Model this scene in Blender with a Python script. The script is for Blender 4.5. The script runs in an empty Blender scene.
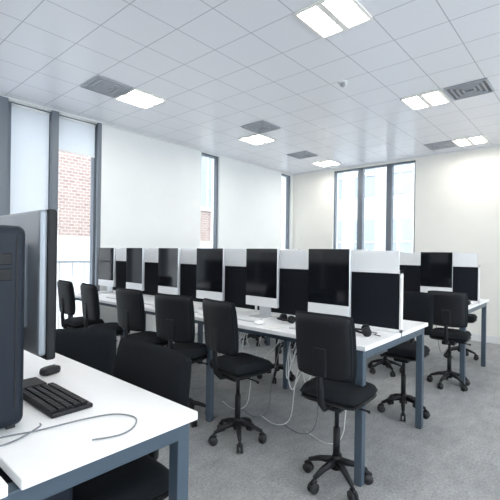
import bpy, bmesh, math, random
from mathutils import Vector, Matrix
random.seed(4)
sc = bpy.context.scene
sc.view_settings.view_transform = 'Standard'

# ------------------------------------------------------------ materials
def mat(name, col, rough=0.5, metal=0.0, emis=None, es=0.0, noise=None, bump=0.0, spec=0.5):
    m = bpy.data.materials.new(name); m.use_nodes = True
    nt = m.node_tree; b = nt.nodes['Principled BSDF']
    b.inputs['Base Color'].default_value = (*col, 1)
    b.inputs['Roughness'].default_value = rough
    b.inputs['Metallic'].default_value = metal
    b.inputs['Specular IOR Level'].default_value = spec
    if emis:
        b.inputs['Emission Color'].default_value = (*emis, 1)
        b.inputs['Emission Strength'].default_value = es
    if noise:
        scale, amt = noise
        tc = nt.nodes.new('ShaderNodeTexCoord')
        n = nt.nodes.new('ShaderNodeTexNoise'); n.inputs['Scale'].default_value = scale
        n.inputs['Detail'].default_value = 6
        nt.links.new(tc.outputs['Object'], n.inputs['Vector'])
        r = nt.nodes.new('ShaderNodeValToRGB')
        r.color_ramp.elements[0].position = 0.3; r.color_ramp.elements[1].position = 0.7
        r.color_ramp.elements[0].color = (*[c*(1-amt) for c in col], 1)
        r.color_ramp.elements[1].color = (*[min(1, c*(1+amt)) for c in col], 1)
        nt.links.new(n.outputs['Fac'], r.inputs['Fac'])
        nt.links.new(r.outputs['Color'], b.inputs['Base Color'])
        if bump:
            bp = nt.nodes.new('ShaderNodeBump'); bp.inputs['Strength'].default_value = bump
            bp.inputs['Distance'].default_value = 0.004
            nt.links.new(n.outputs['Fac'], bp.inputs['Height'])
            nt.links.new(bp.outputs['Normal'], b.inputs['Normal'])
    return m

M = {}
M['wall'] = mat('wall_paint', (.86, .88, .88), .75, noise=(3, .012))
M['wall_r'] = mat('wall_paint_cream', (.86, .845, .80), .75, noise=(3, .012))
M['trim'] = mat('trim_paint', (.76, .77, .78), .5)
M['frame'] = mat('slate_window_frame', (.15, .175, .21), .45)
M['desk'] = mat('white_laminate', (.86, .87, .89), .32, noise=(40, .01))
M['steel'] = mat('slate_powder_coat', (.07, .10, .135), .4, .2)
M['fabric'] = mat('black_fabric', (.008, .010, .013), .9, noise=(260, .35), bump=.25, spec=.2)
M['plastic'] = mat('black_plastic', (.009, .010, .013), .5, spec=.3)
M['rubber'] = mat('castor_rubber', (.015, .015, .017), .6)
M['screen'] = mat('black_glass', (.006, .007, .010), .09)
M['silver'] = mat('silver_shell', (.62, .64, .67), .3, .55)
M['silver2'] = mat('silver_monitor_back', (.28, .31, .35), .35, .3)
M['chin'] = mat('pale_chin', (.80, .81, .83), .35, .1)
M['white'] = mat('white_plastic', (.84, .85, .86), .35)
M['divfab'] = mat('divider_fabric', (.008, .010, .015), .9, noise=(200, .3), bump=.2, spec=.2)
M['frost'] = mat('frosted_panel', (.84, .86, .88), .35)
M['cable'] = mat('white_cable', (.68, .69, .70), .4)
M['gcable'] = mat('grey_cable', (.16, .18, .2), .4)
M['tower'] = mat('dark_case', (.007, .012, .022), .5, .1, spec=.3)
M['tray'] = mat('tray_metal', (.25, .27, .3), .4, .6)
M['pale'] = mat('pale_render', (.42, .415, .41), .8, noise=(1.5, .05))
M['bglass'] = mat('facade_glass', (.24, .27, .30), .3)
M['grille'] = mat('diffuser_grey', (.42, .44, .48), .5)
M['lamp'] = mat('lamp_glow', (1, .98, .92), .5, emis=(1, .955, .87), es=42)
M['louvre'] = mat('louvre_white', (.85, .84, .8), .35)
M['paper'] = mat('paper', (.85, .85, .83), .8)
M['street'] = mat('street', (.5, .51, .53), .9, noise=(2, .1))

TILE = .36
def ceiling_mat():
    m = bpy.data.materials.new('ceiling_tiles'); m.use_nodes = True
    nt = m.node_tree; b = nt.nodes['Principled BSDF']
    tc = nt.nodes.new('ShaderNodeTexCoord'); sp = nt.nodes.new('ShaderNodeSeparateXYZ')
    nt.links.new(tc.outputs['Object'], sp.inputs[0])
    outs = []
    for ax, off in (('X', 2.05), ('Y', 1.10)):
        a = nt.nodes.new('ShaderNodeMath'); a.operation = 'ADD'; a.inputs[1].default_value = 50*TILE*2 - off
        nt.links.new(sp.outputs[ax], a.inputs[0])
        d = nt.nodes.new('ShaderNodeMath'); d.operation = 'PINGPONG'; d.inputs[1].default_value = TILE/2
        nt.links.new(a.outputs[0], d.inputs[0])
        l = nt.nodes.new('ShaderNodeMath'); l.operation = 'LESS_THAN'; l.inputs[1].default_value = .0035
        nt.links.new(d.outputs[0], l.inputs[0]); outs.append(l)
    mx = nt.nodes.new('ShaderNodeMath'); mx.operation = 'MAXIMUM'
    nt.links.new(outs[0].outputs[0], mx.inputs[0]); nt.links.new(outs[1].outputs[0], mx.inputs[1])
    mix = nt.nodes.new('ShaderNodeMix'); mix.data_type = 'RGBA'
    mix.inputs[6].default_value = (.83, .84, .89, 1); mix.inputs[7].default_value = (.50, .51, .56, 1)
    nt.links.new(mx.outputs[0], mix.inputs[0]); nt.links.new(mix.outputs[2], b.inputs['Base Color'])
    b.inputs['Roughness'].default_value = .26
    return m
M['ceil'] = ceiling_mat()

def carpet_mat():
    m = bpy.data.materials.new('carpet_tiles'); m.use_nodes = True
    nt = m.node_tree; b = nt.nodes['Principled BSDF']
    tc = nt.nodes.new('ShaderNodeTexCoord')
    n = nt.nodes.new('ShaderNodeTexNoise'); n.inputs['Scale'].default_value = 75; n.inputs['Detail'].default_value = 8
    n2 = nt.nodes.new('ShaderNodeTexNoise'); n2.inputs['Scale'].default_value = 8; n2.inputs['Detail'].default_value = 5
    mp = nt.nodes.new('ShaderNodeMapping'); mp.inputs['Scale'].default_value = (1, 1.8, 1)
    ch = nt.nodes.new('ShaderNodeTexChecker'); ch.inputs['Scale'].default_value = 1/.33
    ch.inputs[1].default_value = (1, 1, 1, 1); ch.inputs[2].default_value = (.93, .93, .93, 1)
    for k in (n, mp, ch): nt.links.new(tc.outputs['Object'], k.inputs['Vector'])
    nt.links.new(mp.outputs[0], n2.inputs['Vector'])
    a = nt.nodes.new('ShaderNodeMath'); a.operation = 'MULTIPLY_ADD'; a.inputs[1].default_value = .5
    nt.links.new(n2.outputs['Fac'], a.inputs[0]); nt.links.new(n.outputs['Fac'], a.inputs[2])
    r = nt.nodes.new('ShaderNodeValToRGB')
    r.color_ramp.elements[0].position = .5; r.color_ramp.elements[1].position = 1.0
    r.color_ramp.elements[0].color = (.20, .204, .21, 1); r.color_ramp.elements[1].color = (.36, .365, .375, 1)
    nt.links.new(a.outputs[0], r.inputs[0])
    mix = nt.nodes.new('ShaderNodeMix'); mix.data_type = 'RGBA'; mix.blend_type = 'MULTIPLY'
    mix.inputs[0].default_value = 1
    nt.links.new(r.outputs[0], mix.inputs[6]); nt.links.new(ch.outputs[0], mix.inputs[7])
    nt.links.new(mix.outputs[2], b.inputs['Base Color'])
    bp = nt.nodes.new('ShaderNodeBump'); bp.inputs['Strength'].default_value = .4; bp.inputs['Distance'].default_value = .005
    nt.links.new(n.outputs['Fac'], bp.inputs['Height']); nt.links.new(bp.outputs[0], b.inputs['Normal'])
    b.inputs['Roughness'].default_value = .9
    return m
M['carpet'] = carpet_mat()

def brick_mat():
    m = bpy.data.materials.new('brickwork'); m.use_nodes = True
    nt = m.node_tree; b = nt.nodes['Principled BSDF']
    tc = nt.nodes.new('ShaderNodeTexCoord'); mp = nt.nodes.new('ShaderNodeMapping')
    mp.inputs['Rotation'].default_value = (math.pi/2, 0, 0)
    nt.links.new(tc.outputs['Object'], mp.inputs[0])
    br = nt.nodes.new('ShaderNodeTexBrick')
    br.inputs['Color1'].default_value = (.19, .125, .11, 1); br.inputs['Color2'].default_value = (.25, .18, .16, 1)
    br.inputs['Mortar'].default_value = (.32, .30, .28, 1); br.inputs['Scale'].default_value = 3.2
    br.inputs['Mortar Size'].default_value = .03
    nt.links.new(mp.outputs[0], br.inputs[0]); nt.links.new(br.outputs[0], b.inputs['Base Color'])
    b.inputs['Roughness'].default_value = .9
    return m
M['brick'] = brick_mat()

def glass_mat():
    m = bpy.data.materials.new('window_glass'); m.use_nodes = True
    nt = m.node_tree; nt.nodes.clear()
    o = nt.nodes.new('ShaderNodeOutputMaterial'); t = nt.nodes.new('ShaderNodeBsdfTransparent')
    g = nt.nodes.new('ShaderNodeBsdfGlossy'); g.inputs['Roughness'].default_value = .03
    x = nt.nodes.new('ShaderNodeMixShader'); x.inputs[0].default_value = .06
    t.inputs[0].default_value = (.96, .99, 1, 1)
    nt.links.new(t.outputs[0], x.inputs[1]); nt.links.new(g.outputs[0], x.inputs[2]); nt.links.new(x.outputs[0], o.inputs[0])
    return m
M['glass'] = glass_mat()

def blind_mat():
    m = bpy.data.materials.new('blind_fabric'); m.use_nodes = True
    nt = m.node_tree; nt.nodes.clear()
    o = nt.nodes.new('ShaderNodeOutputMaterial'); t = nt.nodes.new('ShaderNodeBsdfTranslucent')
    g = nt.nodes.new('ShaderNodeBsdfDiffuse'); x = nt.nodes.new('ShaderNodeMixShader'); x.inputs[0].default_value = .55
    t.inputs[0].default_value = (.86, .90, .94, 1); g.inputs[0].default_value = (.84, .87, .91, 1)
    nt.links.new(t.outputs[0], x.inputs[1]); nt.links.new(g.outputs[0], x.inputs[2]); nt.links.new(x.outputs[0], o.inputs[0])
    return m
M['blind'] = blind_mat()

# ------------------------------------------------------------ mesh builder
class MB:
    def __init__(s): s.v = []; s.f = []; s.mi = []; s.sm = []; s.mats = []
    def m(s, k):
        if k not in s.mats: s.mats.append(k)
        return s.mats.index(k)
    def add(s, vs, fs, k, smooth=False, T=None):
        o = len(s.v); i = s.m(k)
        for p in vs:
            p = Vector(p)
            if T is not None: p = T @ p
            s.v.append(p)
        for f in fs:
            s.f.append([a+o for a in f]); s.mi.append(i); s.sm.append(smooth)
    def box(s, x0, x1, y0, y1, z0, z1, k, bev=0.0, T=None, seg=2):
        if bev <= 0:
            vs = [(x, y, z) for z in (z0, z1) for y in (y0, y1) for x in (x0, x1)]
            fs = [(0, 2, 3, 1), (4, 5, 7, 6), (0, 1, 5, 4), (2, 6, 7, 3), (0, 4, 6, 2), (1, 3, 7, 5)]
            s.add(vs, fs, k, False, T); return
        bm = bmesh.new(); bmesh.ops.create_cube(bm, size=1)
        for v in bm.verts:
            v.co = Vector(((x0+x1)/2+v.co.x*(x1-x0), (y0+y1)/2+v.co.y*(y1-y0), (z0+z1)/2+v.co.z*(z1-z0)))
        bmesh.ops.bevel(bm, geom=bm.edges[:], offset=bev, segments=seg, profile=.5, affect='EDGES')
        bm.verts.index_update()
        s.add([v.co.copy() for v in bm.verts], [[v.index for v in f.verts] for f in bm.faces], k, False, T)
        bm.free()
    def tube(s, pts, r, k, n=8, T=None, cap=True):
        pts = [Vector(p) for p in pts]
        rs = r if isinstance(r, (list, tuple)) else [r]*len(pts)
        vs = []; fs = []; up = Vector((0, 0, 1))
        prev = None
        for i, p in enumerate(pts):
            d = (pts[min(i+1, len(pts)-1)]-pts[max(i-1, 0)]).normalized()
            if prev is None:
                a = d.cross(up if abs(d.z) < .9 else Vector((1, 0, 0))).normalized()
            else:
                a = (prev - d*prev.dot(d)).normalized()
            prev = a; b = d.cross(a)
            for j in range(n):
                t = 2*math.pi*j/n
                vs.append(p+(a*math.cos(t)+b*math.sin(t))*rs[i])
        for i in range(len(pts)-1):
            for j in range(n):
                fs.append((i*n+j, i*n+(j+1) % n, (i+1)*n+(j+1) % n, (i+1)*n+j))
        if cap:
            fs.append(tuple(range(n-1, -1, -1))); fs.append(tuple(range((len(pts)-1)*n, len(pts)*n)))
        s.add(vs, fs, k, True, T)
    def cyl(s, a, b, r, k, n=16, T=None):
        s.tube([a, b], r, k, n, T)
    def pad(s, W, H, Th, k, T, bendW=0.0, bendH=0.0, c=.3, n=12, flat=0.0):
        vs = []; fs = []
        for side in (1, -1):
            for i in range(n+1):
                for j in range(n+1):
                    u = -1+2*i/n; v = -1+2*j/n
                    u = math.sin(u*math.pi/2*.999)*.5+u*.5; v = math.sin(v*math.pi/2*.999)*.5+v*.5
                    y = W/2*u*math.sqrt(1-c*v*v*v*v/2); z = H/2*v*math.sqrt(1-c*u*u*u*u/2)
                    e = max(0, (1-abs(u)**8)*(1-abs(v)**8))**.5
                    th = Th/2*e*(1 if side > 0 else 1-flat)
                    vs.append((side*th+bendW*u*u+bendH*v*v, y, z))
        N = (n+1)*(n+1)
        for i in range(n):
            for j in range(n):
                a = i*(n+1)+j; q = (a, a+n+1, a+n+2, a+1)
                fs.append(q); fs.append(tuple(N+t for t in reversed(q)))
        s.add(vs, fs, k, True, T)
    def mesh(s, name):
        me = bpy.data.meshes.new(name)
        me.from_pydata([tuple(v) for v in s.v], [], s.f)
        for k in s.mats: me.materials.append(M[k])
        for p, i, sm in zip(me.polygons, s.mi, s.sm): p.material_index = i; p.use_smooth = sm
        bm = bmesh.new(); bm.from_mesh(me)
        bmesh.ops.remove_doubles(bm, verts=bm.verts, dist=1e-5)
        bmesh.ops.recalc_face_normals(bm, faces=bm.faces); bm.to_mesh(me); bm.free()
        return me
    def obj(s, name, loc=(0, 0, 0), rz=0.0):
        return place(s.mesh(name), name, loc, rz)
def place(me, name, loc=(0, 0, 0), rz=0.0, sc_=(1, 1, 1)):
    o = bpy.data.objects.new(name, me); o.location = loc; o.rotation_euler = (0, 0, rz); o.scale = sc_
    sc.collection.objects.link(o); return o

# ------------------------------------------------------------ room
X0, X1, Y0, Y1, H = -2.4, 6.3, -2.2, 4.45, 2.72
b = MB(); b.box(X0, X1, Y0, Y1, -.1, 0, 'carpet'); b.obj('floor')
b = MB(); b.box(X0-.2, X1+.2, Y0-.2, Y1+.2, H, H+.12, 'ceil'); b.obj('ceiling')
WT = .18
def wall_with_openings(name, axis, base, lo, hi, ops, k, wt=WT):
    b = MB(); cur = lo
    def seg(a, c, z0, z1):
        if c-a < 1e-4 or z1-z0 < 1e-4: return
        if axis == 'x': b.box(a, c, min(base, base+wt), max(base, base+wt), z0, z1, k)
        else: b.box(base, base+wt, a, c, z0, z1, k)
    for a, c, z0, z1 in ops:
        seg(cur, a, 0, H); seg(a, c, 0, z0); seg(a, c, z1, H); cur = c
    seg(cur, hi, 0, H)
    return b.obj(name)
L_ops = [(-1.6, -.6, .12, H-.03), (.15, 1.27, .12, H-.03), (1.36, 2.33, .12, H-.03), (3.94, 4.32, .12, H-.03), (5.93, 6.24, .12, H-.03)]
wall_with_openings('wall_left', 'x', Y1, X0-WT, X1+WT, L_ops, 'wall')
R_ops = [(2.14, 3.57, .12, H-.045)]
wall_with_openings('wall_right', 'y', X1, Y0, Y1, R_ops, 'wall_r')
b = MB(); b.box(X0-WT, X0, Y0, Y1, 0, H, 'wall'); b.obj('wall_rear')
N_added_ops = [(-1.8, .0, .5, H-.3), (.6, 2.4, .5, H-.3), (3.0, 4.8, .5, H-.3)]  # unseen openings, added to let daylight reach the ceiling
wall_with_openings('wall_near', 'x', Y0, X0-WT, X1+WT, N_added_ops, 'wall', -WT)
b = MB()
cur = X0
for a, c, _, _ in L_ops: b.box(cur, a, Y1-.012, Y1, 0, .1, 'trim'); cur = c
b.box(cur, X1, Y1-.012, Y1, 0, .1, 'trim'); b.obj('baseboard_left')
b = MB(); b.box(X1-.012, X1, Y0, 2.14, 0, .1, 'trim'); b.box(X1-.012, X1, 3.57, Y1-.012, 0, .1, 'trim'); b.obj('baseboard_right')
b = MB(); b.box(X0, X1, Y1-.02, Y1, H-.02, H, 'trim'); b.box(X1-.02, X1, Y0, Y1-.02, H-.02, H, 'trim'); b.obj('trim_1')

def window(name, axis, base, a, c, z0, z1, bars=(), fw=.035, hbars=()):
    b = MB(); d0, d1 = base+.03, base+.10
    def bx(p, q, zz0, zz1, k='frame', e0=d0, e1=d1):
        if axis == 'x': b.box(p, q, e0, e1, zz0, zz1, k)
        else: b.box(e0, e1, p, q, zz0, zz1, k)
    bx(a, a+fw, z0, z1); bx(c-fw, c, z0, z1); bx(a+fw, c-fw, z0, z0+fw); bx(a+fw, c-fw, z1-fw, z1)
    for p, w in bars: bx(p-w/2, p+w/2, z0+fw, z1-fw, 'frame', base+.025, d1+.01)
    for z in hbars: bx(a+fw, c-fw, z-.015, z+.015)
    bx(a+fw, c-fw, z0+fw, z1-fw, 'glass', base+.06, base+.066)
    return b.obj(name)
window('window_5', 'x', Y1, -1.6, -.6, .12, H-.03)
window('window_1', 'x', Y1, .15, 1.27, .12, H-.03, bars=[(.7, .05)])
window('window_2', 'x', Y1, 1.36, 2.33, .12, H-.03, bars=[(1.815, .09)], fw=.045)
window('window_3', 'x', Y1, 3.94, 4.32, .12, H-.03, fw=.025)
window('window_4', 'x', Y1, 5.93, 6.24, .12, H-.03, fw=.025)
window('window_6', 'y', X1, 2.14, 3.57, .12, H-.045, bars=[(3.07, .09), (2.565, .09)], fw=.025)
for i, (a, c, z0, z1) in enumerate(N_added_ops): window('window_%d' % (7+i), 'x', Y0-.15, a, c, z0, z1, bars=[((a+c)/2, .05)])  # added windows behind the camera, there only for their daylight
def blind(x0, x1, z0, z1):
    b = MB(); b.cyl((x0, Y1+.006, z1-.02), (x1, Y1+.006, z1-.02), .014, 'white', 12)
    b.box(x0, x1, Y1+.006, Y1+.009, z0, z1-.02, 'blind'); b.box(x0, x1, Y1+.001, Y1+.013, z0-.02, z0, 'white')
    return b.obj('roller_blind')
blind(1.40, 1.765, .5, H-.04); blind(1.865, 2.28, 2.31, H-.04); blind(.19, .67, .8, H-.04)
b = MB(); b.box(1.275, 1.355, Y1-.05, Y1-.001, 0, H-.021, 'frame', .004); b.obj('window_post')
b = MB(); b.box(2.30, 2.345, Y1-.04, Y1-.001, 0, H-.021, 'frame', .004); b.obj('window_post')
b = MB(); b.box(1.78, 1.85, Y1-.04, Y1+.018, 0, H-.021, 'frame', .004); b.obj('window_post')

# ------------------------------------------------------------ outside
b = MB(); b.box(-12, 22, Y1+.2, 24, -3.2, -3.1, 'street'); b.box(X1+.2, 22, -12, Y1+.2, -3.2, -3.1, 'street'); b.obj('street_ground')
b = MB()
b.box(-9, 14, 10.0, 11, 1.55, 6.5, 'brick'); b.box(-9, 14, 9.95, 11, -3.1, 1.55, 'pale')
for i in range(9):
    x = -8.75+i*2.9
    for z in (2.7,):
        b.box(x, x+.9, 9.96, 10.0, z, z+1.7, 'bglass'); b.box(x-.08, x+.98, 9.93, 9.99, z-.12, z, 'pale'); b.box(x-.08, x+.98, 9.93, 9.99, z+1.7, z+1.85, 'pale')
        b.box(x+.42, x+.48, 9.94, 9.97, z, z+1.7, 'pale')
b.obj('brick_building')
b = MB()
b.box(13, 14, -9, 9.9, -3.1, 8, 'pale')
for i in range(14):
    y = -8+i*1.25
    for z in (-1.4, .9, 3.2, 5.4):
        b.box(12.97, 13.0, y, y+.75, z, z+1.5, 'bglass'); b.box(12.93, 12.98, y+.35, y+.4, z, z+1.5, 'pale'); b.box(12.93, 12.98, y, y+.75, z+.7, z+.75, 'pale')
b.obj('pale_building')
b = MB()
for i in range(40):
    x = -.5+i*.18; b.cyl((x, 5.6, -.1), (x, 5.6, 1.02), .005, 'bglass', 6)
b.box(-.6, 6.8, 5.585, 5.615, 1.02, 1.045, 'bglass'); b.box(-.6, 6.8, 4.64, 5.7, -.2, -.1, 'pale'); b.obj('balcony_railing')

# ------------------------------------------------------------ ceiling fittings
def luminaire(x, y):
    b = MB(); s = .175; z = H
    b.box(x-s, x+s, y-s, y+s, z-.004, z-.001, 'louvre')
    for q in (-1, 1):
        b.box(x-s, x+s, y+q*s-.008, y+q*s+.008, z-.016, z-.001, 'louvre')
        b.box(x+q*s-.008, x+q*s+.008, y-s, y+s, z-.016, z-.001, 'louvre')
        b.box(x-s+.012, x+s-.012, y+q*.085-.058, y+q*.085+.058, z-.010, z-.005, 'lamp')
        for j in range(6):
            xx = x-.14+j*.056
            b.box(xx-.002, xx+.002, y+q*.085-.06, y+q*.085+.06, z-.018, z-.010, 'louvre')
    b.box(x-s, x+s, y-.022, y+.022, z-.02, z-.004, 'louvre')
    b.obj('ceiling_light_panel')
LX = [-1.39, .41, 2.23, 4.03, 5.83]
for x in LX:
    for y in (-.90, 1.28, 3.44): luminaire(x, y)
def diffuser(x, y, k='grille'):
    b = MB(); s = .172; z = H
    b.box(x-s, x+s, y-s, y+s, z-.004, z-.001, k)
    for r in (.165, .125, .085, .045):
        for q in (-1, 1):
            b.box(x-r, x+r, y+q*r-.006, y+q*r+.006, z-.014, z-.004, 'grille'); b.box(x+q*r-.006, x+q*r+.006, y-r, y+r, z-.014, z-.004, 'grille')
    b.obj('ceiling_air_diffuser')
M['gr2'] = mat('diffuser_dark', (.16, .17, .19), .5)
for x, y in ((4.03, .90),): diffuser(x, y, 'gr2')
for x, y in ((3.67, 3.08), (1.87, 3.44), (5.11, 3.44), (5.83, 1.64), (.41, .2)): diffuser(x, y)
b = MB(); b.cyl((3.16, 1.71, H), (3.16, 1.71, H-.012), .04, 'white', 20); b.tube([(3.16, 1.71, H-.012), (3.16, 1.71, H-.03), (3.16, 1.71, H-.045)], [.022, .024, .012], 'grille', 16); b.obj('smoke_detector')

# ------------------------------------------------------------ chair
def chair_mesh():
    b = MB()
    for i in range(5):
        a = math.radians(72*i+20); dx, dy = math.cos(a), math.sin(a); R = .158
        b.tube([(dx*.018, dy*.018, .115), (dx*.09, dy*.09, .10), (dx*R, dy*R, .072)], [.021, .016, .011], 'plastic', 8)
        b.cyl((dx*R, dy*R, .075), (dx*R, dy*R, .045), .006, 'plastic', 8)
        tx, ty = -dy, dx; cx, cy = dx*(R+.006), dy*(R+.006)
        for q in (-1, 1):
            p0 = Vector((cx+tx*.005*q, cy+ty*.005*q, .026)); p1 = p0+Vector((tx, ty, 0))*.012*q
            b.cyl(p0, p1, .026, 'rubber', 14)
        b.tube([(cx-dx*.02, cy-dy*.02, .048), (cx, cy, .058), (cx+dx*.02, cy+dy*.02, .046)], [.008, .012, .008], 'plastic', 8)
    b.tube([(0, 0, .075), (0, 0, .135), (0, 0, .145)], [.028, .026, .02], 'plastic', 16)
    b.cyl((0, 0, .13), (0, 0, .29), .018, 'plastic', 14); b.cyl((0, 0, .28), (0, 0, .41), .012, 'plastic', 14)
    b.box(-.075, .07, -.055, .055, .395, .435, 'plastic', .01)
    b.tube([(.01, -.05, .415), (.02, -.15, .41), (.022, -.17, .405)], [.005, .005, .009], 'plastic', 8)
    Tm = Matrix.Translation((.02, 0, .455)) @ Matrix.Rotation(math.radians(-90), 4, 'Y')
    b.pad(.33, .31, .035, 'plastic', Tm, c=.35)
    Tm = Matrix.Translation((.02, 0, .485)) @ Matrix.Rotation(math.radians(-90), 4, 'Y')
    b.pad(.335, .32, .075, 'fabric', Tm, c=.35, bendH=-.006)
    b.tube([(-.05, 0, .425), (-.14, 0, .43), (-.175, 0, .47), (-.185, 0, .56), (-.185, 0, .72)], [.016, .017, .018, .016, .012], 'plastic', 10)
    b.box(-.20, -.18, -.035, .035, .60, .74, 'plastic', .006)
    Tb = Matrix.Translation((-.165, 0, .745)) @ Matrix.Rotation(math.radians(-6), 4, 'Y')
    b.pad(.335, .33, .05, 'fabric', Tb, bendW=.022, bendH=-.006, c=.22)
    Tb = Matrix.Translation((-.180, 0, .745)) @ Matrix.Rotation(math.radians(-6), 4, 'Y')
    b.pad(.315, .31, .03, 'plastic', Tb, bendW=.022, bendH=-.006, c=.22)
    return b.mesh('office_chair')
CH = chair_mesh()
def chair(x, y, deg=0, s=(1, 1, 1)): return place(CH, 'office_chair', (x, y, 0), math.radians(deg), s)
for x, y, r in ((1.87, 1.02, 2), (1.86, 1.72, -8), (1.85, 2.22, 14), (1.86, 2.75, 4), (1.85, 3.35, -6), (1.86, 3.85, -3)): chair(x, y, r, (1, 1, 1))
for x, y, r in ((3.04, 1.10, 180), (3.06, 1.72, 172), (3.03, 2.30, 190), (3.05, 2.85, 176), (3.03, 3.42, 184), (3.05, 3.98, 180)): chair(x, y, r)
for x, y, r in ((3.97, 1.02, 5), (3.96, 1.62, -8), (3.98, 2.20, 6), (3.95, 2.8, 0), (3.97, 3.4, 4)): chair(x, y, r, (1, 1, .97))
for x, y, r in ((5.12, 1.2, 185), (5.12, 1.8, 176), (5.1, 2.4, 180), (5.12, 3.0, 184)): chair(x, y, r)
chair(.70, 1.235, 180, (1.0, 1.38, .935)); chair(.80, 1.78, 222, (1, 1, .895))
# ------------------------------------------------------------ desks
YE = .88
def bench(x0, x1, ylen, n, div_from=0.0):
    b = MB(); y0, y1 = YE, YE+ylen; xm = (x0+x1)/2
    b.box(x0-.015, xm-.012, y0, y1, .705, .73, 'desk', .003); b.box(xm+.012, x1+.015, y0, y1, .705, .73, 'desk', .003)
    mod = ylen/n
    for i in range(n+1):
        yy = y0+.02+i*mod if i < n else y1-.06
        w = .042
        for xx in (x0, x1-w): b.box(xx, xx+w, yy, yy+w, 0.004, .70, 'steel', .003); b.box(xx+.004, xx+w-.004, yy+.004, yy+w-.004, 0, .006, 'plastic')
        b.box(x0+w-.002, x1-w+.002, yy, yy+w, .655, .70, 'steel', .003)
    for xx in (x0+.05, x1-.09): b.box(xx, xx+.035, y0+.05, y1-.05, .665, .703, 'steel')
    b.box(xm-.08, xm+.08, y0+.12, y1-.12, .585, .59, 'tray'); b.box(xm-.082, xm-.078, y0+.12, y1-.12, .585, .63, 'tray'); b.box(xm+.078, xm+.082, y0+.12, y1-.12, .585, .63, 'tray')
    for i in range(n*2):
        yy = y0+.2+i*mod/2; b.box(xm-.01, xm+.01, yy, yy+.02, .59, .705, 'tray')
    b.obj('bench_desk')
    d = MB(); ya = y0+div_from; m2 = mod
    yy = ya
    while yy < y1-.05:
        e = min(yy+m2, y1)
        d.box(xm-.011, xm+.011, yy+.006, e-.006, .745, 1.085, 'divfab', .003)
        d.box(xm-.013, xm+.013, yy, yy+.012, .732, 1.105, 'white'); d.box(xm-.013, xm+.013, e-.012, e, .732, 1.105, 'white')
        d.box(xm-.013, xm+.013, yy, e, 1.085, 1.105, 'white'); d.box(xm-.013, xm+.013, yy, e, .732, .748, 'white')
        d.box(xm-.004, xm+.004, yy+.02, e-.02, 1.103, 1.222, 'frost', .002)
        yy = e
    d.obj('desk_divider')
LEN = 3.42
bench(1.914, 2.874, LEN, 3)
bench(4.0, 4.93, LEN, 3)
bench(-.18, .765, LEN, 3, div_from=.62)

# ------------------------------------------------------------ computers
def mon_mesh():
    b = MB(); w = .152
    b.box(-.008, .022, -w, w, .075, .50, 'silver', .006)
    b.box(-.0105, -.0075, -w+.001, w-.001, .145, .499, 'screen', .001)
    b.box(-.010, -.007, -w+.002, w-.002, .077, .144, 'chin', .001)
    b.box(.02, .035, -.09, .09, .15, .42, 'silver', .007)
    vs = [(.028, -.05, .24), (.028, .05, .24), (.036, .05, .24), (.036, -.05, .24), (.042, -.055, .003), (.042, .055, .003), (.05, .055, .003), (.05, -.055, .003)]
    b.add(vs, [(0, 1, 2, 3), (7, 6, 5, 4), (0, 4, 5, 1), (2, 6, 7, 3), (1, 5, 6, 2), (0, 3, 7, 4)], 'silver')
    b.box(-.075, .05, -.06, .06, 0.0, .006, 'silver', .002)
    return b.mesh('desktop_computer')
MON = mon_mesh()
def keyb_mesh(base, key, name):
    b = MB(); b.box(-.045, .045, -.14, .14, 0, .008, base, .003)
    for r in range(5):
        for c in range(15):
            if r == 4 and 4 <= c <= 8: continue
            y = -.128+c*.0175; x = .036-r*.0165
            b.box(x-.0135, x, y, y+.015, .008, .0125, key, .001, seg=1)
    b.box(.036-4*.0165-.0135, .036-4*.0165, -.058, .027, .008, .0125, key, .001, seg=1)
    return b.mesh(name)
M['kpale'] = mat('key_white', (.75, .76, .78), .4)
KW = keyb_mesh('silver', 'kpale', 'keyboard')
def mouse_mesh(k):
    b = MB(); Tm = Matrix.Translation((0, 0, .014)) @ Matrix.Rotation(math.radians(-90), 4, 'Y')
    b.pad(.042, .072, .024, k, Tm, c=.9, bendH=-.002, n=10)
    b.cyl((.016, -.003, .025), (.016, .003, .025), .004, 'gcable', 8)
    return b.mesh('computer_mouse')
MW = mouse_mesh('white'); MK = mouse_mesh('plastic')
def headset_mesh():
    b = MB(); pts = []
    for i in range(13):
        a = math.pi*i/12; pts.append((.05*math.cos(a), .065*math.sin(a)-.02, .016+.012*math.sin(a)))
    b.tube(pts, .0065, 'plastic', 8)
    for q in (-1, 1):
        b.cyl((q*.05-.011, -.025, .026), (q*.05+.011, -.025, .026), .026, 'plastic', 16); b.cyl((q*.038-.006, -.025, .026), (q*.038+.004, -.025, .026), .022, 'fabric', 16)
    b.tube([(.05, -.03, .006), (.07, -.06, .005), (.04, -.09, .005), (0, -.07, .005), (-.04, -.1, .005)], .0025, 'plastic', 6)
    return b.mesh('headset')
HS = headset_mesh()
DZ = .7305
for i in range(6):
    y = 1.30+.558*i
    place(MON, 'desktop_computer', (2.25, y, DZ), random.uniform(-.05, .05))
    place(KW, 'keyboard', (2.06, y, DZ), math.pi)
    place(MW, 'computer_mouse', (2.00, y-.19, DZ), random.uniform(-.2, .2))
    place(MON, 'desktop_computer', (2.54, y+.02, DZ), math.pi+random.uniform(-.05, .05))
    place(KW, 'keyboard', (2.72, y, DZ), 0)
for i in range(6):
    y = 1.24+.558*i
    place(MON, 'desktop_computer', (4.30, y, DZ), random.uniform(-.05, .05))
    place(KW, 'keyboard', (4.13, y, DZ), math.pi)
    place(MON, 'desktop_computer', (4.62, y+.02, DZ), math.pi)
for x, y, r in ((2.17, 1.03, .5), (2.17, 1.59, 1.2), (2.17, 2.15, 2.2), (2.17, 2.71, .3), (4.2, .98, 1.2)):
    place(HS, 'headset', (x, y, DZ), r)

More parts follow.
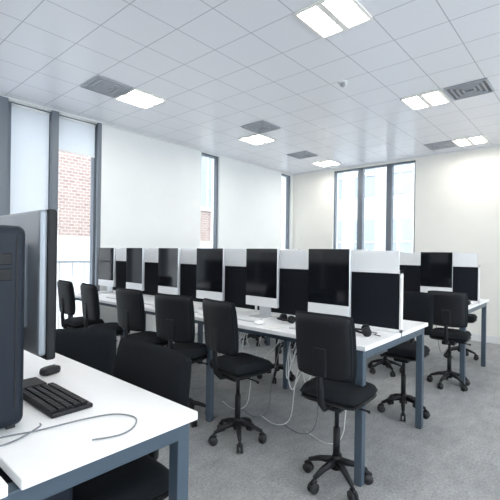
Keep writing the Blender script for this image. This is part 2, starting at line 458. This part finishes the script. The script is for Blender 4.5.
b = MB()
T0 = Matrix.Translation((.50, 1.47, 0))
b.box(.0, .03, -.21, .21, .86, 1.325, 'plastic', .008, T=T0); b.box(.028, .032, -.19, .19, .885, 1.305, 'screen', .001, T=T0)
b.box(-.022, .004, -.205, .205, .875, 1.322, 'silver2', .01, T=T0); b.box(-.045, -.018, -.12, .12, .95, 1.22, 'silver2', .012, T=T0)
b.box(-.035, -.015, -.04, .04, .735, .98, 'plastic', .004, T=T0); b.box(-.08, .07, -.05, .05, DZ, .742, 'plastic', .005, T=T0)
b.obj('computer_monitor')
b = MB()
b.box(.235, .398, 1.13, 1.46, DZ+.008, 1.262, 'tower', .022, seg=4)
for xx in (.255, .36):
    for yy in (1.15, 1.41): b.box(xx, xx+.02, yy, yy+.02, DZ, DZ+.012, 'rubber')
b.box(.37, .374, 1.1285, 1.14, .78, 1.23, 'plastic'); b.box(.26, .36, 1.127, 1.14, 1.16, 1.19, 'plastic', .002); b.box(.26, .36, 1.127, 1.14, 1.12, 1.15, 'plastic', .002)
b.cyl((.31, 1.131, 1.07), (.31, 1.126, 1.07), .012, 'silver', 16)
b.obj('computer_tower')
KB = keyb_mesh('plastic', 'plastic', 'keyboard_black')
place(KB, 'keyboard', (.525, 1.262, DZ), 0, (1.35, .94, 1.6))
place(MK, 'computer_mouse', (.63, 1.55, DZ), .3, (1.1, 1.1, 1.1))

def smooth(pts, n=8):
    pts = [Vector(p) for p in pts]; P = [pts[0]]+pts+[pts[-1]]; out = []
    for i in range(1, len(P)-2):
        for j in range(n):
            t = j/n; p0, p1, p2, p3 = P[i-1:i+3]
            out.append(.5*((2*p1)+(-p0+p2)*t+(2*p0-5*p1+4*p2-p3)*t*t+(-p0+3*p1-3*p2+p3)*t**3))
    out.append(pts[-1]); return out
b = MB()
z = DZ+.003
b.tube(smooth([(.24, 1.09, z), (.33, 1.105, z), (.41, 1.08, z), (.53, 1.06, z), (.60, 1.03, z), (.625, .97, z), (.59, .92, z), (.54, .905, z), (.48, .93, z)]), .002, 'gcable', 6)
b.tube(smooth([(.24, 1.07, z), (.34, 1.06, z), (.42, 1.10, z), (.43, 1.118, z)]), .002, 'gcable', 6)
b.obj('desk_cable')
b = MB(); b.box(.32, .48, 1.02, 1.34, .26, .60, 'tower', .012); b.box(.31, .49, 1.08, 1.11, .25, .26, 'steel'); b.box(.31, .318, 1.08, 1.11, .25, .70, 'steel'); b.box(.482, .49, 1.08, 1.11, .25, .70, 'steel')
b.box(.34, .46, 1.016, 1.03, .50, .52, 'plastic'); b.box(.34, .46, 1.016, 1.03, .46, .48, 'silver')
b.obj('under_desk_computer')

b = MB()
for i in range(9):
    y = 1.1+random.random()*1.1; y2 = y+random.uniform(-.35, .35); zl = random.uniform(.12, .45); xo = random.uniform(2.2, 2.36)
    b.tube(smooth([(2.36, y, .592), (2.33, y, .52), (xo, (2*y+y2)/3, zl+.08), (xo, (y+y2)/2, zl), (xo+.03, (y+2*y2)/3, zl+.1), (2.34, y2, .52), (2.37, y2, .592)]), .004, 'cable', 6)
for i in range(5):
    y = 1.15+i*.2; b.tube(smooth([(2.38, y, .592), (2.30, y+.03, .3), (2.27, y+.05, .05), (2.2, y+.12, .006), (2.25, y+.3, .006)]), .0035, 'gcable' if i % 2 else 'cable', 6)
b.obj('cable_bundle')
b = MB()
for i in range(10):
    y = 1.1+i*.28; b.tube(smooth([(4.46, y, .592), (4.4, y+.03, .3), (4.36, y+.1, .2), (4.4, y+.16, .45), (4.45, y+.2, .592)]), .0035, 'gcable', 6)
b.obj('cable_bundle')
b = MB(); b.box(-.05, .05, -.05, .05, 0, .003, 'paper'); 
pm = b.mesh('paper_sheet')
place(pm, 'paper_sheet', (1.98, 1.53, DZ), .0); place(pm, 'paper_sheet', (1.98, 2.64, DZ), 0)

# ------------------------------------------------------------ light
w = bpy.data.worlds.new('World'); sc.world = w; w.use_nodes = True
w.node_tree.nodes['Background'].inputs[0].default_value = (.93, .96, 1, 1); w.node_tree.nodes['Background'].inputs[1].default_value = 7.2

# ------------------------------------------------------------ camera
th = math.radians(41.3); ro = math.radians(.8)
F = Vector((math.cos(th), math.sin(th), 0)); R = Vector((math.sin(th), -math.cos(th), 0)); U = Vector((0, 0, 1))
R2 = R*math.cos(ro)+U*math.sin(ro); U2 = U*math.cos(ro)-R*math.sin(ro)
mw = Matrix((R2, U2, -F)).transposed().to_4x4(); mw.translation = (0, 0, 1.2)
cam = bpy.data.cameras.new('camera'); cam.sensor_width = 36; cam.lens = 396/500*36; cam.shift_y = .005; cam.clip_start = .02
co = bpy.data.objects.new('camera', cam); co.matrix_world = mw; sc.collection.objects.link(co); sc.camera = co
